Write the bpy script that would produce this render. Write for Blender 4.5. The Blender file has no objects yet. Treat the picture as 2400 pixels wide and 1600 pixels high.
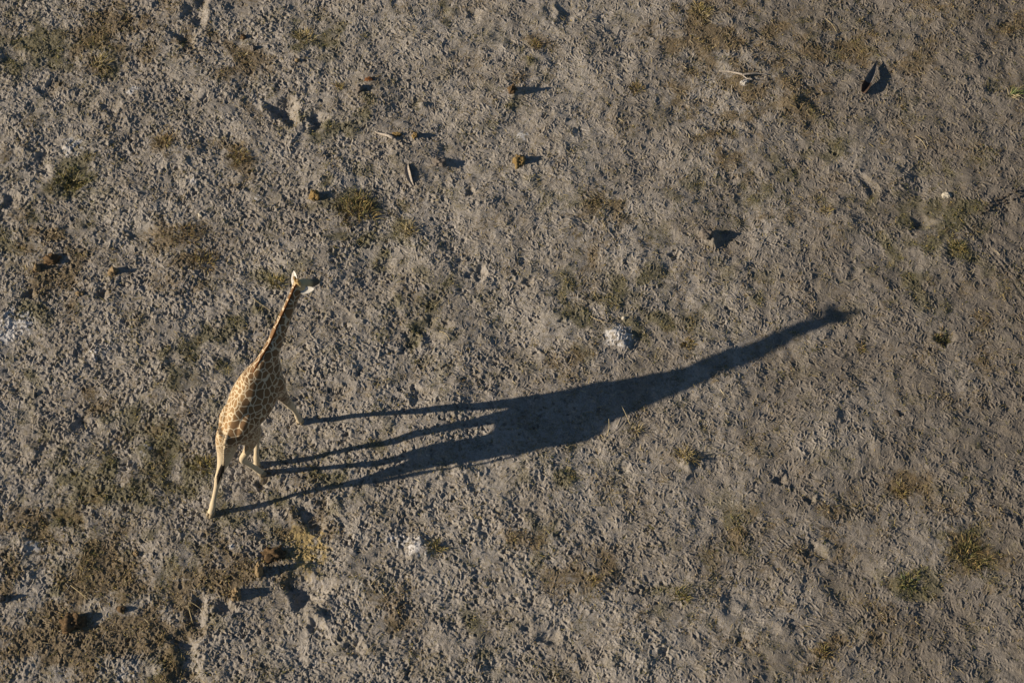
import bpy, bmesh, math, random
import numpy as np
from mathutils import Vector, Matrix, noise as mnoise

random.seed(7)
rng = np.random.default_rng(7)
scene = bpy.context.scene
C = scene.collection

# ------------------------------------------------------------------ camera
CAM_D, CAM_T = 45.0, math.radians(36.0)
FOC = 2400.0 * CAM_D / 19.6                      # focal length in photo pixels
cam_pos = np.array([0.0, -CAM_D * math.sin(CAM_T), CAM_D * math.cos(CAM_T)])
cd = bpy.data.cameras.new('camera')
cam = bpy.data.objects.new('camera', cd)
C.objects.link(cam)
cam.location = cam_pos
cam.rotation_euler = (CAM_T, 0, 0)
cd.sensor_fit = 'HORIZONTAL'
cd.sensor_width = 36.0
cd.lens = 36.0 * FOC / 2400.0
cd.clip_start, cd.clip_end = 0.5, 3000.0
scene.camera = cam

# ------------------------------------------------------------------ world, sun, exposure
SA, SB = 2.695, 0.562                            # shadow offset on the ground per metre of height
SUN_EL = math.atan2(1.0, math.hypot(SA, SB))
to_sun = Vector((-SA, -SB, 1.0)).normalized()
w = bpy.data.worlds.new('World')
scene.world = w
w.use_nodes = True
nt = w.node_tree
sky = nt.nodes.new('ShaderNodeTexSky')
sky.sky_type = 'NISHITA'
sky.sun_disc = False
sky.sun_elevation = SUN_EL
sky.sun_rotation = math.atan2(to_sun.x, to_sun.y)
sky.dust_density = 0.2
sky.ozone_density = 2.5
bg = nt.nodes['Background']
bg.inputs['Strength'].default_value = 0.05
nt.links.new(sky.outputs[0], bg.inputs['Color'])
sl = bpy.data.lights.new('sun', 'SUN')
sl.energy = 5.0
sl.angle = math.radians(0.53)
sl.color = (1.0, 0.87, 0.70)
so = bpy.data.objects.new('sun', sl)
C.objects.link(so)
so.location = to_sun * 60
so.rotation_euler = to_sun.to_track_quat('Z', 'Y').to_euler()
vs = scene.view_settings
vs.view_transform = 'Standard'
vs.look = 'None'
vs.gamma = 1.0
vs.exposure = 0.5
vs.use_curve_mapping = False


def G(u, v, z=0.0):
    """ground point (or point at height z) seen at photo pixel u, v"""
    fw = -cam_pos / CAM_D
    up = np.cross([1.0, 0, 0], fw)
    d = fw + np.array([1.0, 0, 0]) * ((u - 1200) / FOC) - up * ((v - 800) / FOC)
    return cam_pos + d * ((z - cam_pos[2]) / d[2])


# ------------------------------------------------------------------ helpers
def tag(o, label=None, cat=None, group=None, kind=None):
    if label: o['label'] = label
    if cat: o['category'] = cat
    if group: o['group'] = group
    if kind: o['kind'] = kind
    return o


def empty(name, loc, rz=0.0):
    o = bpy.data.objects.new(name, None)
    C.objects.link(o)
    o.location = loc
    o.rotation_euler = (0, 0, rz)
    o.empty_display_size = 0.1
    return o


def link_mesh(name, me, mat, parent=None, smooth=True):
    o = bpy.data.objects.new(name, me)
    C.objects.link(o)
    if mat: me.materials.append(mat)
    if smooth:
        me.polygons.foreach_set('use_smooth', np.ones(len(me.polygons), dtype=bool))
    if parent: o.parent = parent
    return o


def np_mesh(name, V, F):
    """V (n,3); F (m,k) faces of one size"""
    V = np.asarray(V, dtype=np.float32)
    F = np.asarray(F, dtype=np.int32)
    me = bpy.data.meshes.new(name)
    me.vertices.add(len(V))
    me.vertices.foreach_set('co', V.ravel())
    m, k = F.shape
    me.loops.add(m * k)
    me.loops.foreach_set('vertex_index', F.ravel())
    me.polygons.add(m)
    me.polygons.foreach_set('loop_start', np.arange(0, m * k, k, dtype=np.int32))
    me.polygons.foreach_set('loop_total', np.full(m, k, dtype=np.int32))
    me.update(calc_edges=True)
    return me


def fattr(me, name, arr):
    a = me.attributes.new(name, 'FLOAT', 'POINT')
    a.data.foreach_set('value', np.asarray(arr, dtype=np.float32).ravel())


class Nodes:
    def __init__(self, name):
        self.m = bpy.data.materials.new(name)
        self.m.use_nodes = True
        self.t = self.m.node_tree
        self.b = self.t.nodes['Principled BSDF']
        self.b.inputs['Roughness'].default_value = 0.9
        self.b.inputs['Specular IOR Level'].default_value = 0.15

    def n(self, typ, **kw):
        nd = self.t.nodes.new(typ)
        for k, v in kw.items():
            setattr(nd, k, v)
        return nd

    def l(self, a, b):
        self.t.links.new(a, b)

    def val(self, x, sock):
        if hasattr(x, 'links'):
            self.l(x, sock)
        else:
            sock.default_value = x

    def math(self, op, a, b=0.0, clamp=False):
        nd = self.n('ShaderNodeMath', operation=op, use_clamp=clamp)
        self.val(a, nd.inputs[0]); self.val(b, nd.inputs[1])
        return nd.outputs[0]

    def mix(self, f, a, b, mode='MIX'):
        nd = self.n('ShaderNodeMix', data_type='RGBA', blend_type=mode)
        self.val(f, nd.inputs[0])
        for x, s in ((a, nd.inputs[6]), (b, nd.inputs[7])):
            if hasattr(x, 'links'): self.l(x, s)
            else: s.default_value = (*x, 1.0)
        return nd.outputs[2]

    def attr(self, name):
        return self.n('ShaderNodeAttribute', attribute_name=name).outputs['Fac']

    def noise(self, scale, detail=4.0, rough=0.55, vec=None):
        nd = self.n('ShaderNodeTexNoise')
        nd.inputs['Scale'].default_value = scale
        nd.inputs['Detail'].default_value = detail
        nd.inputs['Roughness'].default_value = rough
        if vec is None:
            vec = self.obj()
        self.l(vec, nd.inputs['Vector'])
        return nd

    def obj(self):
        return self.n('ShaderNodeTexCoord').outputs['Object']

    def ramp(self, f, lo, hi):
        nd = self.n('ShaderNodeMapRange', interpolation_type='SMOOTHSTEP')
        self.l(f, nd.inputs[0])
        nd.inputs[1].default_value, nd.inputs[2].default_value = lo, hi
        return nd.outputs[0]

    def color(self, c):
        if hasattr(c, 'links'): self.l(c, self.b.inputs['Base Color'])
        else: self.b.inputs['Base Color'].default_value = (*c, 1.0)

    def bump(self, h, dist, strength=1.0):
        nd = self.n('ShaderNodeBump')
        nd.inputs['Strength'].default_value = strength
        nd.inputs['Distance'].default_value = dist
        self.l(h, nd.inputs['Height'])
        self.l(nd.outputs[0], self.b.inputs['Normal'])


# ================================================================== GROUND
#GROUND_BEGIN
RES = 0.011
XA, XB, YA, YB = -12.6, 12.6, -9.0, 11.0
NX, NY = int((XB - XA) / RES) + 1, int((YB - YA) / RES) + 1
gx = XA + np.arange(NX) * RES
gy = YA + np.arange(NY) * RES


def fft_noise(lo, hi, seed, slope=1.0, nx=NX, ny=NY, res=RES):
    """band-limited noise, wavelengths lo..hi metres, unit deviation"""
    r = np.random.default_rng(seed)
    f = np.fft.rfft2(r.standard_normal((ny, nx)).astype(np.float32))
    kx = np.fft.rfftfreq(nx, res)[None, :]; ky = np.fft.fftfreq(ny, res)[:, None]
    k = np.sqrt(kx * kx + ky * ky) + 1e-6
    amp = k ** (-slope) * np.exp(-(1.0 / (k * hi)) ** 4) * np.exp(-(k * lo) ** 4)
    a = np.fft.irfft2(f * amp, s=(ny, nx))
    return ((a - a.mean()) / a.std()).astype(np.float32)


def sstep(a, lo, hi):
    t = np.clip((a - lo) / (hi - lo), 0, 1)
    return t * t * (3 - 2 * t)


GXX, GYY = np.meshgrid(gx.astype(np.float32), gy.astype(np.float32))


def blob(mask, u, v, rpx, s, asp=1.0):
    """soft round patch centred on the ground point seen at photo pixel u, v"""
    p = G(u, v); r = rpx * .0082 * 1.2; s = s * .72
    x0, x1 = np.searchsorted(gx, (p[0] - 2.5 * r, p[0] + 2.5 * r)); y0, y1 = np.searchsorted(gy, (p[1] - 2.5 * r, p[1] + 2.5 * r))
    if x1 <= x0 or y1 <= y0: return
    d2 = ((GXX[y0:y1, x0:x1] - p[0]) ** 2 + ((GYY[y0:y1, x0:x1] - p[1]) * asp) ** 2) / (r * r)
    mask[y0:y1, x0:x1] += s * np.exp(-d2)


OLIVE = [(130, 110, 100, .8), (240, 150, 45, .8), (60, 130, 60, .7), (60, 40, 60, .5), (150, 400, 70, .9), (180, 440, 50, .6), (210, 460, 60, .6), (30, 545, 50, .6), (80, 720, 45, .6),
         (640, 660, 45, .8), (480, 830, 75, .9), (560, 760, 45, .5), (430, 860, 50, .5), (395, 1065, 60, 1.0), (470, 1095, 55, .9), (200, 1080, 100, .6), (300, 1115, 65, .8), (130, 1195, 60, .8),
         (330, 1155, 60, .7), (350, 960, 40, .6), (200, 1330, 90, .7), (440, 1290, 45, .6), (560, 1240, 45, .6), (690, 1210, 70, .7), (830, 490, 70, 1.1), (870, 530, 50, .7), (960, 540, 26, 1.0), (720, 92, 45, .9),
         (1020, 700, 55, .9), (990, 790, 60, .8), (930, 620, 50, .5), (1250, 120, 40, .6), (1640, 500, 75, .5), (1760, 470, 70, .6), (1380, 730, 80, .8), (1460, 700, 55, .8), (2100, 520, 60, .8), (2200, 565, 60, .9),
         (2250, 465, 70, .8), (2270, 1300, 60, 1.1), (2130, 1360, 40, .9), (2000, 60, 90, .5), (1940, 320, 60, .6), (780, 60, 60, .5), (830, 280, 60, .5), (760, 290, 40, .7), (1040, 30, 60, .5), (1600, 1400, 45, .9),
         (1260, 1240, 60, .5), (1110, 1500, 60, .5), (1160, 1540, 40, .6), (380, 1560, 80, .8), (1700, 1250, 50, .5), (2380, 200, 40, .5), (780, 1100, 45, .7), (660, 1075, 45, .5), (1290, 1060, 40, .5), (900, 1060, 40, .4),
         (1600, 760, 70, .4), (1750, 700, 60, .4), (1320, 1080, 60, .5), (1530, 700, 60, .5), (2230, 620, 60, .5), (2140, 640, 60, .6), (50, 880, 40, .5), (1870, 420, 60, .5), (1330, 480, 60, .5), (1180, 250, 50, .4)]
BROWN = [(300, 55, 110, .9), (420, 40, 60, .8), (590, 175, 65, .9), (560, 100, 50, .7), (180, 130, 70, .6), (385, 335, 40, 1.0), (560, 365, 45, 1.0), (120, 600, 65, .9), (190, 645, 70, .9), (430, 555, 60, 1.0), (480, 605, 60, .9),
         (30, 400, 50, .6), (40, 580, 50, .6), (130, 1300, 110, .9), (110, 1395, 90, 1.0), (220, 1425, 75, 1.1), (350, 1450, 75, 1.1), (170, 1470, 50, 1.3), (320, 1535, 80, .9), (30, 1560, 55, 1.1), (480, 1350, 65, 1.0),
         (400, 980, 45, .7), (210, 940, 40, .8), (390, 960, 40, .6), (540, 1310, 50, .6), (1640, 40, 75, 1.1), (1690, 120, 90, .9), (1600, 190, 55, .6), (1740, 230, 80, 1.0), (1710, 330, 65, .8), (1790, 500, 50, .6),
         (1430, 520, 55, .9), (1380, 590, 50, .8), (1350, 830, 45, .8), (2110, 1140, 30, 1.2), (2150, 1150, 60, .5), (2060, 1500, 45, .8), (1960, 1475, 35, 1.0), (1930, 1540, 35, 1.0), (1270, 1310, 50, .8), (1400, 1330, 50, .7),
         (1740, 1250, 60, .6), (1960, 1240, 70, .6), (2080, 110, 80, .8), (1880, 130, 80, .6), (1990, 70, 60, .6), (1200, 190, 40, .4), (1250, 100, 30, 1.0), (1220, 1290, 40, .6), (930, 1480, 60, .4), (1000, 180, 50, .3),
         (640, 1130, 35, .4), (2330, 60, 70, .6), (1800, 60, 70, .7), (1830, 260, 60, .6), (2310, 820, 60, .8), (2270, 1290, 60, .8), (2230, 40, 60, .6), (1850, 1370, 60, .5), (720, 1250, 50, .8), (680, 1320, 50, .8)]
ASH = [(168, 344, 26, 1.1, 1), (310, 212, 18, .8, 1), (40, 755, 36, 1.0, 1), (10, 780, 30, .8, 1), (232, 825, 22, .8, 1), (1225, 316, 15, 1.1, 1), (1448, 788, 30, 1.2, 1), (985, 1283, 26, 1.0, 1), (75, 1280, 18, .9, 1),
       (545, 1283, 16, .6, 1), (455, 420, 22, .6, 1), (300, 1580, 30, .6, 1), (340, 1050, 22, .5, 1), (1740, 200, 12, .7, 1), (605, 465, 12, .7, 1), (930, 1265, 30, .6, 1), (740, 1545, 50, .35, 1), (830, 1370, 40, .4, 1), (1600, 800, 40, .35, 1), (1700, 620, 30, .3, 1)]
mo = fft_noise(.3, 2.5, 11); mb = fft_noise(.35, 3.5, 12); mf = fft_noise(.06, .5, 13)
olive = np.zeros_like(mo); brown = np.zeros_like(mo); ash = np.zeros_like(mo); yel = np.zeros_like(mo)
for u, v, r, s in OLIVE: blob(olive, u, v, r, s, .85)
for u, v, r, s in BROWN: blob(brown, u, v, r, s, .85)
for u, v, r, s, a in ASH: blob(ash, u, v, r, s)
blob(yel, 722, 1292, 42, 1.2, .8); blob(yel, 700, 1260, 26, .6)
blob(yel, 1218, 378, 10, .3)
olive = np.clip(olive * (.75 + .35 * mo) + .42 * sstep(mo, -.2, 2.0), 0, 1.3)
brown = np.clip(brown * (.75 + .35 * mb) + .40 * sstep(mb, -.1, 2.0), 0, 1.3)
ash = np.clip(ash * (.9 + .45 * mf), 0, 1)
yel = np.clip(yel * (.9 + .4 * mf), 0, 1)
veg = np.clip(olive + brown, 0, 1)
left = 1 - sstep(GXX + .35 * GYY + .8 * mb, -4.0, 2.5)           # the deeply trodden side of the ground

H = fft_noise(1.0, 6.0, 1) * .022
H += fft_noise(.22, .9, 2) * .0085
rough = np.clip(1 + .38 * fft_noise(.35, 1.8, 23), .25, 2)
H += fft_noise(.075, .22, 3, .5) * (.0022 + .0022 * left) * rough
H += fft_noise(.034, .075, 4, .2) * (.0015 + .0008 * left) * rough


def stamp(K, cx, cy):
    """add kernel K (square, odd) at a point"""
    h = K.shape[0] // 2
    i = int((cx - XA) / RES); j = int((cy - YA) / RES)
    if i - h < 0 or j - h < 0 or i + h >= NX or j + h >= NY: return
    H[j - h:j + h + 1, i - h:i + h + 1] += K


def kern(size):
    h = int(size / RES) + 1
    a = np.arange(-h, h + 1) * RES
    return np.meshgrid(a, a)


# small ridges and scrapes: dung, trodden stalks, scuffs
def ridge_kernel(L, wd, hgt, ang, bend):
    X, Y = kern(L * .8)
    c, s = math.cos(ang), math.sin(ang)
    a = X * c + Y * s; b = -X * s + Y * c + bend * (a * a) / L
    k = hgt * np.exp(-(b / wd) ** 2) * np.clip(1 - (np.abs(a) / (L * .5)) ** 4, 0, 1)
    k -= hgt * .45 * np.exp(-((b - wd * 1.7) / wd) ** 2) * np.clip(1 - (np.abs(a) / (L * .5)) ** 4, 0, 1)
    return k.astype(np.float32)


flow = fft_noise(.8, 4.0, 21); turn = fft_noise(1.2, 5.0, 24)
NA = 24
lib = [[ridge_kernel(random.uniform(.05, .17), random.uniform(.0085, .0145), random.uniform(.007, .0155), math.pi * (q + random.random()) / NA, random.uniform(-.7, .7)) for _ in range(14)] for q in range(NA)]
NS_ = 90000
xs = rng.uniform(XA + .2, XB - .2, NS_); ys = rng.uniform(YA + .2, YB - .2, NS_)
ii = ((xs - XA) / RES).astype(int); jj = ((ys - YA) / RES).astype(int)
keepp = rng.random(NS_) < (.95 - .35 * left[jj, ii]) * np.clip(.75 + .35 * flow[jj, ii], .15, 1)
ang = turn[jj, ii] * 1.1 + 1.1 + rng.normal(0, .75, NS_)
for x, y, a in zip(xs[keepp], ys[keepp], ang[keepp]):
    stamp(lib[int((a % math.pi) / math.pi * NA) % NA][random.randrange(14)], x, y)


# hoof prints
def print_kernel(R, depth, asp, ang, cloven):
    X, Y = kern(R * 2.6)
    c, s = math.cos(ang), math.sin(ang)
    a = (X * c + Y * s) / asp; b = -X * s + Y * c
    th = np.arctan2(b, a)
    wob = 1 + .16 * np.sin(th * 3 + ang * 5) + .12 * np.sin(th * 5 + ang * 11)
    d = np.sqrt(a * a + b * b) / R * wob
    k = -depth / (1 + np.exp((d - .85) * 7))
    if cloven:
        k *= 1 - .85 * np.exp(-(b / (R * .22)) ** 2)
    k *= 1 + .35 * a / R                                   # deeper at the toe
    k += depth * .30 * np.exp(-((d - 1.3) / .3) ** 2) * (.6 + .8 * np.sin(th + ang * 3) + .4 * np.sin(th * 4 + ang))
    return k.astype(np.float32)


lib = [print_kernel(random.uniform(.016, .043), random.uniform(.013, .036), random.uniform(1.0, 1.9), random.uniform(0, 2 * math.pi), random.random() < .45) for _ in range(420)]
crowd = fft_noise(.5, 3.0, 22)
xs = rng.uniform(XA + .3, XB - .3, 34000); ys = rng.uniform(YA + .3, YB - .3, 34000)
ii = ((xs - XA) / RES).astype(int); jj = ((ys - YA) / RES).astype(int)
pr = (.04 + .52 * left[jj, ii]) * np.clip(.8 + .5 * crowd[jj, ii], .1, 2)
for x, y, q, r in zip(xs, ys, pr, rng.random(34000)):
    if r < q: stamp(lib[random.randrange(420)], x, y)


def relief(u, v, rx, ry, depth, ang=0.0, rim=.22, soft=4.0):
    """one larger hollow (depth > 0) or mound (depth < 0) at a photo pixel; radii in metres"""
    p = G(u, v)
    X, Y = kern(max(rx, ry) * 2.0)
    nz = 1 + .18 * np.sin(np.arctan2(Y, X) * 3 + u) + .12 * np.sin(np.arctan2(Y, X) * 5 + v)
    c, s = math.cos(ang), math.sin(ang)
    d = np.sqrt(((X * c + Y * s) / rx) ** 2 + ((-X * s + Y * c) / ry) ** 2) * nz
    k = -depth / (1 + np.exp((d - .8) * soft)) + abs(depth) * rim * np.exp(-((d - 1.2) / .3) ** 2) * (d < 1.9)
    k *= np.clip((1.95 - d) / .3, 0, 1)
    stamp(k.astype(np.float32), p[0], p[1])


for a in [(460, 30, .26, .36, .12), (436, 84, .22, .22, .10), (668, 255, .27, .36, .17, .5), (745, 285, .18, .26, .10), (460, 1443, .16, .38, .10), (436, 1505, .24, .30, .10), (440, 1578, .26, .34, .10),
          (720, 1385, .36, .34, .15), (738, 1205, .34, .30, .12), (527, 1425, .18, .16, .10), (740, 1465, .15, .12, .08), (612, 1132, .10, .11, .09), (830, 1520, .22, .16, .08),
          (1015, 775, .30, .26, .08), (985, 925, .24, .18, .07), (1120, 640, .20, .16, .08), (960, 800, .2, .2, .06), (1580, 599, .10, .09, .09), (2215, 792, .2, .14, .09), (110, 1040, .3, .2, .07), (200, 1000, .3, .2, .07), (70, 690, .12, .10, .08),
          (240, 690, .12, .12, .08), (1330, 30, .2, .3, .07), (1110, 30, .14, .16, .06), (2040, 440, .14, .3, .06, .5), (2160, 520, .2, .2, .07), (1460, 1095, .12, .1, .06), (30, 130, .3, .3, .07),
          (1910, 1290, .2, .14, .06), (1830, 1125, .12, .1, .07), (1900, 1170, .1, .1, .07), (1240, 660, .1, .12, .06), (1105, 450, .12, .10, .06), (2390, 1200, .2, .2, .07), (1290, 1490, .2, .14, .06),
          (330, 545, .3, .2, .05), (95, 380, .2, .3, .07), (175, 425, .22, .2, .09), (260, 250, .2, .2, .06), (115, 210, .2, .2, .07), (30, 470, .2, .2, .08), (790, 920, .25, .2, .06), (1150, 1240, .2, .2, .05)]:
    relief(*a)
for a in [(1455, 790, .26, .22, -.13), (985, 1285, .26, .2, -.11), (1668, 558, .17, .14, -.15), (1030, 382, .17, .14, -.05), (735, 1440, .2, .15, -.08), (690, 1330, .3, .16, -.12),
          (1085, 1105, .22, .16, -.09), (1560, 1040, .0, .0, -.0), (1735, 630, .22, .2, -.07), (1860, 250, .28, .22, -.07), (1110, 640, .1, .1, -.05), (640, 1270, .3, .15, -.06), (1210, 216, .16, .12, -.10),
          (990, 242, .08, .07, -.06), (2110, 410, .2, .2, -.05), (1745, 205, .14, .10, -.05), (230, 825, .2, .16, -.05), (455, 420, .2, .16, -.05), (340, 1055, .18, .14, -.06), (1610, 1085, .1, .16, -.07), (60, 1275, .16, .14, -.05)]:
    if a[2] > 0: relief(*a, 0.0, 0.0, 4.0)


def track(pts, wd, depth, tread=0.0):
    """a wheel rut pressed along photo pixels"""
    P = [G(u, v)[:2] for u, v in pts]
    for a, b in zip(P[:-1], P[1:]):
        n_ = int(np.hypot(*(b - a)) / .02)
        for i in range(n_):
            p = a + (b - a) * (i / n_)
            ph = math.sin(i * .02 / .055 * 6.283) if tread else 0
            X, Y = kern(wd)
            d = (b - a) / np.hypot(*(b - a)); al = X * d[0] + Y * d[1]; ac = -X * d[1] + Y * d[0]
            k = (-depth * .25 + tread * ph) * np.exp(-(al / .02) ** 2) * np.exp(-(ac / (wd * .5)) ** 4)
            stamp(k.astype(np.float32), p[0], p[1])


track([(2240, 500), (2330, 590), (2420, 690)], .06, .03)
track([(2300, 560), (2360, 640), (2420, 720)], .06, .03)
track([(100, 1475), (230, 1515), (330, 1545)], .2, .004, .010)
track([(345, 1540), (420, 1580), (470, 1600)], .2, .004, .010)
H -= H.mean()
# calm the ground right at the hooves so that they stand on it
HOOVES = [(-3.96, -1.87), (-4.70, -2.84), (-4.61, -3.02), (-5.46, -3.88)]
for x, y in HOOVES:
    f = np.exp(-(((GXX - x) ** 2 + (GYY - y) ** 2) / .10 ** 2))
    H = H * (1 - f) + .004 * f


def hz(x, y):
    i = min(max(int((x - XA) / RES), 0), NX - 1); j = min(max(int((y - YA) / RES), 0), NY - 1)
    return float(H[j, i])


# one sheet: the fine grid, then ever wider strips out to the horizon
grow = .02 * (1.22 ** np.arange(54)); grow = np.cumsum(grow); grow = grow[grow < 1500]
XS = np.concatenate([XA - grow[::-1], gx, XB + grow]); YS = np.concatenate([YA - grow[::-1], gy, YB + grow])
k = len(grow)
Z = np.pad(H, k, mode='edge').astype(np.float32)
MX, MY = np.meshgrid(XS, YS)
dx = np.maximum(np.maximum(XA - MX, MX - XB), 0); dy = np.maximum(np.maximum(YA - MY, MY - YB), 0)
out = np.hypot(dx, dy)
Z *= np.exp(-out / .8)
ny_, nx_ = Z.shape
idx = np.arange(nx_ * ny_, dtype=np.int32).reshape(ny_, nx_)
F = np.stack([idx[:-1, :-1], idx[:-1, 1:], idx[1:, 1:], idx[1:, :-1]], -1).reshape(-1, 4)
me = np_mesh('ground', np.stack([MX, MY, Z], -1).reshape(-1, 3), F)
for nm, ar in (('olive', olive), ('brown', brown), ('ash', ash), ('yel', yel)):
    A = np.pad(ar, k, mode='edge') * np.exp(-out / 3.0) + .25 * (1 - np.exp(-out / 3.0)) * (nm in ('olive', 'brown'))
    fattr(me, nm, A)
gm = Nodes('soil')
n1 = gm.noise(.55, 5, .6); n2 = gm.noise(5, 5, .65); n3 = gm.noise(38, 4, .6); n4 = gm.noise(14, 4, .6)
soil = gm.mix(gm.ramp(n1.outputs[0], .35, .65), (.325, .294, .256), (.24, .211, .177))
soil = gm.mix(gm.math('MULTIPLY', gm.ramp(n2.outputs[0], .40, .70), .6), soil, (.34, .315, .292))
soil = gm.mix(gm.math('MULTIPLY', gm.ramp(n3.outputs[0], .50, .72), .55), soil, (.135, .112, .07))
soil = gm.mix(gm.math('MULTIPLY', gm.ramp(n4.outputs[0], .48, .68), .5), soil, (.185, .15, .088))
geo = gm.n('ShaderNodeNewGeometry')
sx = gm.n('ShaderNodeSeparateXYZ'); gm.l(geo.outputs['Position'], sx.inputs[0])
right_falloff = gm.ramp(gm.math('ADD', sx.outputs[0], gm.math('MULTIPLY', gm.math('SUBTRACT', n1.outputs[0], .5), 14.0)), 0.0, 11.0)
soil = gm.mix(gm.math('MULTIPLY', right_falloff, .85), soil, (.150, .129, .106))    # browner soil to the right, with light falloff painted into its colour
ol = gm.ramp(gm.math('ADD', gm.attr('olive'), gm.math('MULTIPLY', gm.math('SUBTRACT', n3.outputs[0], .5), 1.3)), .15, .9)
br = gm.ramp(gm.math('ADD', gm.attr('brown'), gm.math('MULTIPLY', gm.math('SUBTRACT', n4.outputs[0], .5), 1.6)), .15, .95)
soil = gm.mix(gm.math('MULTIPLY', ol, .75), soil, (.105, .095, .050))
soil = gm.mix(gm.math('MULTIPLY', br, .8), soil, (.135, .100, .055))
soil = gm.mix(gm.ramp(gm.math('ADD', gm.attr('yel'), gm.math('MULTIPLY', gm.math('SUBTRACT', n3.outputs[0], .5), .9)), .2, .8), soil, (.33, .25, .12))
soil = gm.mix(gm.ramp(gm.math('ADD', gm.attr('ash'), gm.math('MULTIPLY', gm.math('SUBTRACT', n4.outputs[0], .5), .9)), .2, .8), soil, (.50, .48, .46))
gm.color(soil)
gm.b.inputs['Roughness'].default_value = 1.0
gm.b.inputs['Specular IOR Level'].default_value = .05
gm.bump(gm.noise(55, 5, .65).outputs[0], .03, .6)
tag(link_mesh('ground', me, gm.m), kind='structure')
#GROUND_END

# ================================================================== GIRAFFE
GO = Vector((-4.72, -2.85, 0.0))
gir = empty('giraffe', GO)
tag(gir, 'patterned giraffe walking across bare trampled ground with a long shadow', 'giraffe')


def loft(bm, st, n=20, power=2.0):
    """closed tube; st = list of (centre, half width, half height); sections stand across the path"""
    P = [Vector(s[0]) for s in st]
    rings = []
    for i, s in enumerate(st):
        a = P[max(i - 1, 0)]; b = P[min(i + 1, len(P) - 1)]
        t = (b - a).normalized()
        side = s[3] if len(s) > 3 else None
        if side is None:
            side = t.cross(Vector((0, 0, 1)))
            if side.length < 0.35: side = RIGHT.copy()
        side = (side - t * side.dot(t)).normalized()
        up = side.cross(t).normalized()
        ring = []
        for k in range(n):
            an = 2 * math.pi * k / n
            c, sn = math.cos(an), math.sin(an)
            r = (abs(c) ** power + abs(sn) ** power) ** (-1.0 / power)
            ring.append(bm.verts.new(P[i] + side * (c * s[1] * r) + up * (sn * s[2] * r)))
        rings.append(ring)
    for a, b in zip(rings[:-1], rings[1:]):
        for k in range(n):
            bm.faces.new((a[k], a[(k + 1) % n], b[(k + 1) % n], b[k]))
    bm.faces.new(rings[0][::-1]); bm.faces.new(rings[-1])
    return rings


def catmull(st, sub=4):
    """smooth the stations of a tube"""
    out = []
    A = [np.array([*s[0], s[1], s[2]], float) for s in st]
    for i in range(len(A) - 1):
        p0 = A[max(i - 1, 0)]; p1 = A[i]; p2 = A[i + 1]; p3 = A[min(i + 2, len(A) - 1)]
        for k in range(sub):
            t = k / sub
            q = 0.5 * (2 * p1 + (p2 - p0) * t + (2 * p0 - 5 * p1 + 4 * p2 - p3) * t * t + (3 * p1 - p0 - 3 * p2 + p3) * t ** 3)
            out.append(q)
    out.append(A[-1])
    return [(tuple(q[:3]), max(q[3], 0.005), max(q[4], 0.005)) for q in out]


HEAD = Vector((0.55, 0.835, 0)).normalized()        # walking direction
RIGHT = Vector((0.835, -0.55, 0)).normalized()
#GIRDATA_BEGIN
TRUNK = [((-5.05, -3.64, 1.98), .04, .05), ((-5.02, -3.585, 1.96), .12, .16), ((-4.955, -3.48, 1.95), .20, .26), ((-4.85, -3.31, 1.98), .27, .385),
         ((-4.75, -3.10, 2.05), .345, .47), ((-4.635, -2.89, 2.12), .395, .53), ((-4.515, -2.70, 2.23), .385, .57),
         ((-4.40, -2.55, 2.35), .325, .60), ((-4.29, -2.41, 2.41), .25, .51), ((-4.22, -2.30, 2.39), .16, .34), ((-4.185, -2.24, 2.38), .06, .12)]
NECK = [((-4.46, -2.68, 2.47), .21, .38), ((-4.365, -2.54, 2.67), .185, .345), ((-4.27, -2.40, 2.85), .15, .265), ((-4.165, -2.215, 3.01), .125, .20),
        ((-4.055, -1.995, 3.18), .115, .175), ((-3.935, -1.785, 3.36), .10, .148), ((-3.825, -1.60, 3.53), .09, .13), ((-3.75, -1.48, 3.65), .088, .12), ((-3.715, -1.43, 3.69), .05, .07)]
HEADT = [((-3.815, -1.535, 3.68), .05, .06), ((-3.785, -1.505, 3.675), .085, .095), ((-3.735, -1.465, 3.665), .118, .122), ((-3.675, -1.42, 3.635), .12, .118), ((-3.61, -1.365, 3.595), .098, .10),
         ((-3.545, -1.315, 3.555), .072, .078), ((-3.48, -1.265, 3.515), .064, .067), ((-3.435, -1.23, 3.49), .060, .060), ((-3.405, -1.205, 3.475), .03, .03)]
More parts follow.
